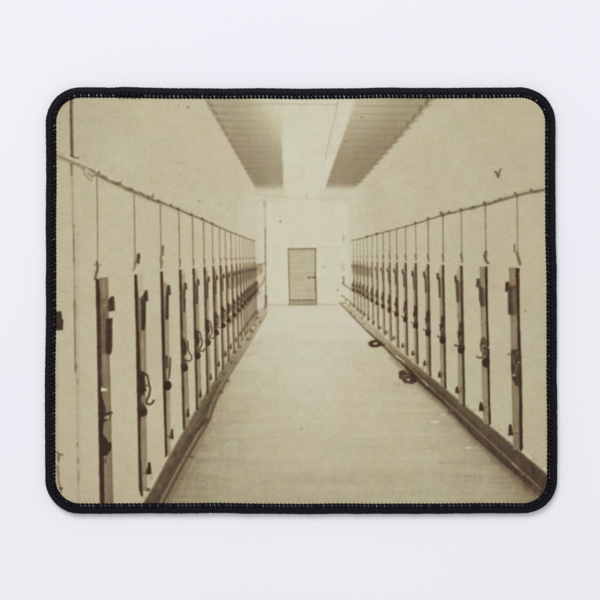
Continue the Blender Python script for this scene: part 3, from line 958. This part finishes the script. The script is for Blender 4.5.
M_PRINT = print_mat()
M_BIND = thread_mat('black_edge_thread', (0.0045, 0.0038, 0.0072), 0.6, 0.13, 0.0, 0.5, 1300)
M_STITCH = thread_mat('black_overlock_thread', (0.004, 0.0035, 0.0062), 0.6, 0.12, 0.0, 0.5, 2600)
M_SPECK = thread_mat('pale_gap_speck', (0.46, 0.46, 0.48), 0.5, 0.3, 0.0, 0.4, 2600)
M_RUBBER = thread_mat('black_rubber', (0.012, 0.012, 0.013), 0.85, 0.2, 0.0, 0.3, 900)
M_TABLE = table_mat()

# ================================================================ geometry


def mesh_obj(name, verts, faces, mat, parent=None, smooth_=True):
    me = bpy.data.meshes.new(name)
    me.from_pydata(verts, [], faces)
    me.update()
    if smooth_:
        me.polygons.foreach_set('use_smooth', [True] * len(me.polygons))
    me.materials.append(mat)
    o = bpy.data.objects.new(name, me)
    COL.objects.link(o)
    if parent:
        o.parent = parent
    return o


# outline of the pad: a rounded rectangle that wanders a little like a sewn edge
OX0, OX1, OY0, OY1 = 45.8, 556.4, 87.6, 513.9
RAD = 35.0


def outline(step):
    """points, outward normals and running length (layout units, y down), clockwise from top left"""
    out = []
    cs = [(OX0 + RAD, OY0 + RAD, 180), (OX1 - RAD - 1, OY0 + RAD + 1, 270), (OX1 - RAD, OY1 - RAD, 0), (OX0 + RAD, OY1 - RAD, 90)]
    dense = []
    for i, (cx, cy, a0) in enumerate(cs):
        R_ = RAD + (1.0 if i == 1 else 0)
        for k_ in range(0, 61):
            a = math.radians(a0 + 1.5 * k_)
            dense.append((cx + R_ * math.cos(a), cy + R_ * math.sin(a)))
        nx_, ny_, na = cs[(i + 1) % 4]
        R2 = RAD + (1.0 if (i + 1) % 4 == 1 else 0)
        a = math.radians(na)
        q0 = dense[-1]
        q1 = (nx_ + R2 * math.cos(a), ny_ + R2 * math.sin(a))
        n = 60
        for k_ in range(1, n):
            dense.append((q0[0] + (q1[0] - q0[0]) * k_ / n, q0[1] + (q1[1] - q0[1]) * k_ / n))
    P = np.array(dense)
    # wander
    c = P - np.array([[301, 300.7]])
    ang = np.arctan2(c[:, 1], c[:, 0])
    w = 0.3 * np.sin(5 * ang + .6) + 0.22 * np.sin(11 * ang + 2.1) + 0.12 * np.sin(23 * ang + 4.0)
    d = c / np.linalg.norm(c, axis=1)[:, None]
    P = P + d * w[:, None]
    v_ = (P[:, 1] - OY0) / (OY1 - OY0)
    u_ = (P[:, 0] - OX0) / (OX1 - OX0)
    P[:, 0] += np.where(u_ > .5, (v_ * 2.4 - 0.9) * smooth(.5, 1, u_), (0.0 - v_ * 1.0) * smooth(.5, 0, u_))
    P[:, 1] += np.where(v_ < .5, -(1.0 + 0.6 * u_) * np.abs(u_ * 2 - 1) ** 3 + .4, 0.2 * u_)
    Pc = np.vstack([P, P[:1]])
    L = np.concatenate([[0], np.cumsum(np.hypot(*np.diff(Pc, axis=0).T))])
    tot = L[-1]
    n = int(round(tot / step))
    s = np.arange(n) * tot / n
    X = np.interp(s, L, Pc[:, 0])
    Y = np.interp(s, L, Pc[:, 1])
    h = 1.5
    Xa, Xb = np.interp((s - h) % tot, L, Pc[:, 0]), np.interp((s + h) % tot, L, Pc[:, 0])
    Ya, Yb = np.interp((s - h) % tot, L, Pc[:, 1]), np.interp((s + h) % tot, L, Pc[:, 1])
    tx, ty = Xb - Xa, Yb - Ya
    l = np.hypot(tx, ty)
    tx /= l
    ty /= l
    return X, Y, ty, -tx, tx, ty, s, tot      # outward normal = (ty,-tx) for clockwise, y down


pad = bpy.data.objects.new('mouse_pad', None)
COL.objects.link(pad)
pad.location = (wx(301), wy(300.7), 0)
pad.empty_display_size = 0.02
pad['label'] = 'rectangular mouse pad with black stitched edge and a sepia prison corridor print'
pad['category'] = 'mouse pad'
PO = Vector(pad.location)


def loc(x, y, z):
    """layout units -> coordinates in the pad's own frame"""
    return ((x - 301.0) * U, (300.7 - y) * U, z)


# ---- printed cloth surface (clipped to the rounded outline so it stays under the binding)
idx = -np.ones((NY, NX), int)
inset = 4.2
qx = np.maximum(np.abs(GX - (OX0 + OX1) / 2) - ((OX1 - OX0) / 2 - inset - (RAD - inset)), 0)
qy = np.maximum(np.abs(GY - (OY0 + OY1) / 2) - ((OY1 - OY0) / 2 - inset - (RAD - inset)), 0)
keep = np.hypot(qx, qy) <= (RAD - inset)
cell = keep[:-1, :-1] & keep[1:, :-1] & keep[:-1, 1:] & keep[1:, 1:]
used = np.zeros((NY, NX), bool)
used[:-1, :-1] |= cell
used[1:, :-1] |= cell
used[:-1, 1:] |= cell
used[1:, 1:] |= cell
idx[used] = np.arange(used.sum())
nv = int(used.sum())
co = np.empty((nv, 3), np.float32)
co[:, 0] = (GX[used] - 301.0) * U
co[:, 1] = (300.7 - GY[used]) * U
edge_d = (RAD - inset) - np.hypot(qx, qy)[used]
edge_d = np.where((qx[used] > 0) | (qy[used] > 0), edge_d, 30)
und = (0.00006 * noise(60, 50, 51) + 0.00003 * noise(22, 20, 52))[used]
dip = 0.00045 * np.exp(-np.maximum(edge_d - 3, 0) / 3.5)          # pulled down by the seam
co[:, 2] = TOP + und - dip
jj, ii = np.nonzero(cell)
quads = np.stack([idx[jj + 1, ii], idx[jj + 1, ii + 1], idx[jj, ii + 1], idx[jj, ii]], 1).astype(np.int32)
nf = len(quads)
me = bpy.data.meshes.new('printed_surface')
me.vertices.add(nv)
me.vertices.foreach_set('co', co.ravel())
me.loops.add(nf * 4)
me.loops.foreach_set('vertex_index', quads.ravel())
me.polygons.add(nf)
me.polygons.foreach_set('loop_start', np.arange(0, nf * 4, 4, dtype=np.int32))
me.update(calc_edges=True)
me.polygons.foreach_set('use_smooth', np.ones(nf, bool))
ca = me.color_attributes.new('ink', 'FLOAT_COLOR', 'POINT')
cc = np.ones((nv, 4), np.float32)
cc[:, :3] = lin[used]
ca.data.foreach_set('color', cc.ravel())
me.materials.append(M_PRINT)
surf = bpy.data.objects.new('printed_surface', me)
COL.objects.link(surf)
surf.parent = pad
surf['label'] = 'woven cloth top printed with a sepia corridor of cell doors, posts and padlocks'

# ---- rubber base below the cloth
X, Y, nx_, ny_, tx_, ty_, s_, tot = outline(4.0)
n = len(X)
verts, faces = [], []
for (ins, z) in [(3.4, 0.0003), (2.9, 0.0008), (2.9, 0.0019), (3.6, 0.00245)]:
    for i in range(n):
        verts.append(loc(X[i] - nx_[i] * ins, Y[i] - ny_[i] * ins, z))
for r in range(3):
    for i in range(n):
        j = (i + 1) % n
        faces.append((r * n + i, (r + 1) * n + i, (r + 1) * n + j, r * n + j))
faces.append(tuple(range(n)))
faces.append(tuple(reversed(range(3 * n, 4 * n))))
mesh_obj('rubber_base', verts, faces, M_RUBBER, pad, False)

# ---- black edge binding: a padded roll of thread wound round the rim
X, Y, nx_, ny_, tx_, ty_, s_, tot = outline(0.42)
n = len(X)
prof = []
W = 8.4 * U
HT = 0.00375
for k in range(13):
    a = math.pi * (-0.28 + 1.23 * k / 12)
    prof.append((math.cos(a), math.sin(a)))
rr = np.random.default_rng(5)


def along(period_units, seed, amp):
    m_ = max(4, int(tot / period_units))
    g = np.random.default_rng(seed).standard_normal(m_)
    f = s_ / tot * m_
    i0 = f.astype(int) % m_
    t = f - np.floor(f)
    t = t * t * (3 - 2 * t)
    return amp * (g[i0] * (1 - t) + g[(i0 + 1) % m_] * t)


bump = along(1.3, 1, 0.06) + along(3.0, 2, 0.07) + along(14, 3, 0.09)
rib = 0.12 * np.sin(2 * math.pi * s_ / (tot / round(tot / 4.05))) + 0.06 * np.sin(2 * math.pi * s_ / (tot / round(tot / 1.35)))
dirx = X
# the place at the top left where the seam starts and overlaps itself is a little fatter
over = np.exp(-((X - 130) / 13.0) ** 4) * (Y < 100)
bump = bump + 0.55 * over
verts = []
faces = []
K = len(prof)
cin = 4.45
for i in range(n):
    for k, (ca_, sa_) in enumerate(prof):
        g = (bump[i] + rib[i] * (0.5 + 0.5 * max(sa_, 0))) * U
        ro = 4.45 * U + g
        rz = 0.0018 + g * 0.7
        du = ca_ * ro
        # the roll slants in towards the cloth
        zz = 0.00185 + sa_ * rz
        px = X[i] - nx_[i] * cin + nx_[i] * du / U
        py = Y[i] - ny_[i] * cin + ny_[i] * du / U
        verts.append(loc(px, py, max(zz, 0.00008)))
for i in range(n):
    j = (i + 1) % n
    for k in range(K - 1):
        faces.append((i * K + k, j * K + k, j * K + k + 1, i * K + k + 1))
bind = mesh_obj('edge_binding', verts, faces, M_BIND, pad)
bind['label'] = 'black padded thread binding rolled around the rim of the pad'


# ---- stitches: overlock loops that cross from the roll onto the cloth, tied by a lumpy chain
class Tubes:
    def __init__(self):
        self.v, self.f = [], []

    def tube(self, pts, rad, sides=6):
        base = len(self.v)
        P = [Vector(p) for p in pts]
        m_ = len(P)
        up = Vector((0, 0, 1))
        for i, p in enumerate(P):
            d = (P[min(i + 1, m_ - 1)] - P[max(i - 1, 0)]).normalized()
            a = d.cross(up)
            a = a.normalized() if a.length > 1e-6 else Vector((1, 0, 0))
            b = a.cross(d).normalized()
            r = rad[i] if isinstance(rad, (list, tuple)) else rad
            for k_ in range(sides):
                t = 2 * math.pi * k_ / sides
                self.v.append(tuple(p + a * (r * math.cos(t)) + b * (r * math.sin(t))))
        for i in range(m_ - 1):
            for k_ in range(sides):
                k2 = (k_ + 1) % sides
                self.f.append((base + i * sides + k_, base + i * sides + k2, base + (i + 1) * sides + k2, base + (i + 1) * sides + k_))
        self.f.append(tuple(base + k_ for k_ in reversed(range(sides))))
        self.f.append(tuple(base + (m_ - 1) * sides + k_ for k_ in range(sides)))

    def build(self, name, mat, parent):
        return mesh_obj(name, self.v, self.f, mat, parent)


PITCH = 4.05
X, Y, nx_, ny_, tx_, ty_, s_, tot = outline(PITCH / 8.0)
n8 = len(X)
ns = n8 // 8


def at(sidx, ins, z, slide=0.0):
    """point on the pad: station, distance in from the rim, height"""
    f = (sidx * 8.0) % n8
    i0 = int(f) % n8
    t = f - int(f)
    i1 = (i0 + 1) % n8
    x = X[i0] * (1 - t) + X[i1] * t
    y = Y[i0] * (1 - t) + Y[i1] * t
    a, b = nx_[i0] * (1 - t) + nx_[i1] * t, ny_[i0] * (1 - t) + ny_[i1] * t
    return loc(x - a * ins + tx_[i0] * slide, y - b * ins + ty_[i0] * slide, z)


st, bb, ch = Tubes(), Tubes(), Tubes()
zc = TOP - 0.0001
pr = random.Random(3)
nst = n8 / 8.0
for k in range(int(nst)):
    x0, y0 = X[(k * 8) % n8], Y[(k * 8) % n8]
    thick = 1.0
    jit = pr.uniform(-.14, .14)
    wid = pr.uniform(0.92, 1.12)
    overl = (y0 < 100 and 116 < x0 < 143)
    if overl:
        wid = 1.5
    side = y0 > 130 and y0 < 470
    wid *= 1.0 if not side else 1.12
    inr = 10.1 + pr.uniform(-.2, .2)
    # loop: out of the roll, over the rim of the cloth, down at the chain
    r0 = 1.62 * U * wid
    st.tube([at(k + jit, 5.2, 0.0031), at(k + jit + .02, 6.8, 0.00345), at(k + jit + .08, 8.3, zc + .00028), at(k + jit + .16, 9.5, zc + .00020), at(k + jit + .2, inr, zc - .0001)],
            [r0 * 1.05, r0 * 1.1, r0, r0 * .92, r0 * .6], 7)
    # short pale tube in the gap, thicker along the top side
    if not overl:
        top = y0 < 96
        zt = zc + (0.00042 if top else 0.00022)
        rt = (0.42 if top else 0.28) * U * pr.uniform(.5, 1.2)
        if pr.random() < (.93 if top else .8):
            sl = .05 if top else -.03
            bb.tube([at(k + .50 + sl - .05, 7.0, zt - .0001), at(k + .56 + sl, 8.2, zt), at(k + .62 + sl, 9.0, zt - .00005), at(k + .66 + sl, 9.5, zt - .0004)],
                    [rt * .5, rt * .9, rt, rt * .6], 5)
# chain running along the inside edge
pts, rad = [], []
for q in range(int(nst * 5)):
    f = q / 5.0
    ph = 2 * math.pi * f
    pts.append(at(f + .18, 9.75 + 0.2 * math.cos(ph), zc + 0.00002 + 0.00006 * math.sin(ph)))
    rad.append((0.80 + 0.12 * math.cos(ph)) * U)
pts.append(pts[0])
rad.append(rad[0])
st.tube(pts, rad, 6)
# a few loose fibres standing off the seam
fz = st
for k in range(70):
    f = pr.random() * nst
    o_ = pr.uniform(-.3, .5)
    l = pr.uniform(.4, 1.1)
    d = pr.uniform(-.35, .35)
    fz.tube([at(f, .5, 0.0022), at(f + d * .5, -o_ * .4 - .1, 0.0026), at(f + d, -l * .6, 0.0022)], [.09 * U, .07 * U, .04 * U], 4)
# second, thinner pass lying where the loops leave the roll
stitch = st.build('stitching', M_STITCH, bind)
stitch['label'] = 'row of small black overlock stitches along the inner side of the binding'
speck_obj = bb.build('gap_specks', M_SPECK, bind)
speck_obj['label'] = 'thin pale specks between the black stitches'


# ---- tabletop
bm = bmesh.new()
bmesh.ops.create_grid(bm, x_segments=24, y_segments=24, size=1.6)
me = bpy.data.meshes.new('tabletop')
bm.to_mesh(me)
bm.free()
me.materials.append(M_TABLE)
tab = bpy.data.objects.new('tabletop', me)
COL.objects.link(tab)
tab['kind'] = 'structure'

# ================================================================ light
world = bpy.data.worlds.new('World')
scene.world = world
world.use_nodes = True
bg = world.node_tree.nodes['Background']
bg.inputs['Color'].default_value = (0.985, 0.99, 1.0, 1)
bg.inputs['Strength'].default_value = 0.45


def area(name, loc_, target, size, power, color):
    ld = bpy.data.lights.new(name, 'AREA')
    ld.shape = 'DISK'
    ld.size = size
    ld.energy = power
    ld.color = color
    o = bpy.data.objects.new(name, ld)
    COL.objects.link(o)
    o.location = loc_
    d = Vector(target) - Vector(loc_)
    o.rotation_euler = d.to_track_quat('-Z', 'Y').to_euler()
    return o


area('key_softbox', (-0.85, 2.1, 2.6), (0, -0.1, 0), 1.9, 59, (1.0, 0.995, 0.985))  # unseen key lamp, throws the pad's shadow down and to the right
area('overhead_fill', (0.1, 0.1, 2.4), (0, 0, 0), 1.3, 13, (1.0, 0.998, 0.99))  # added fill lamp, weakens the darkening around the pad's rim

# ================================================================ camera
cd = bpy.data.cameras.new('camera')
cam = bpy.data.objects.new('camera', cd)
COL.objects.link(cam)
cam.location = (0, 0, CAM_H)
cam.rotation_euler = (0, 0, 0)
cd.sensor_width = 36
cd.lens = 36 * (CAM_H - TOP) / 0.2766
cd.clip_start = 0.05
cd.clip_end = 20
scene.camera = cam

scene.render.engine = 'CYCLES'
scene.view_settings.view_transform = 'Standard'
scene.view_settings.look = 'None'
scene.view_settings.exposure = 0
scene.view_settings.gamma = 1
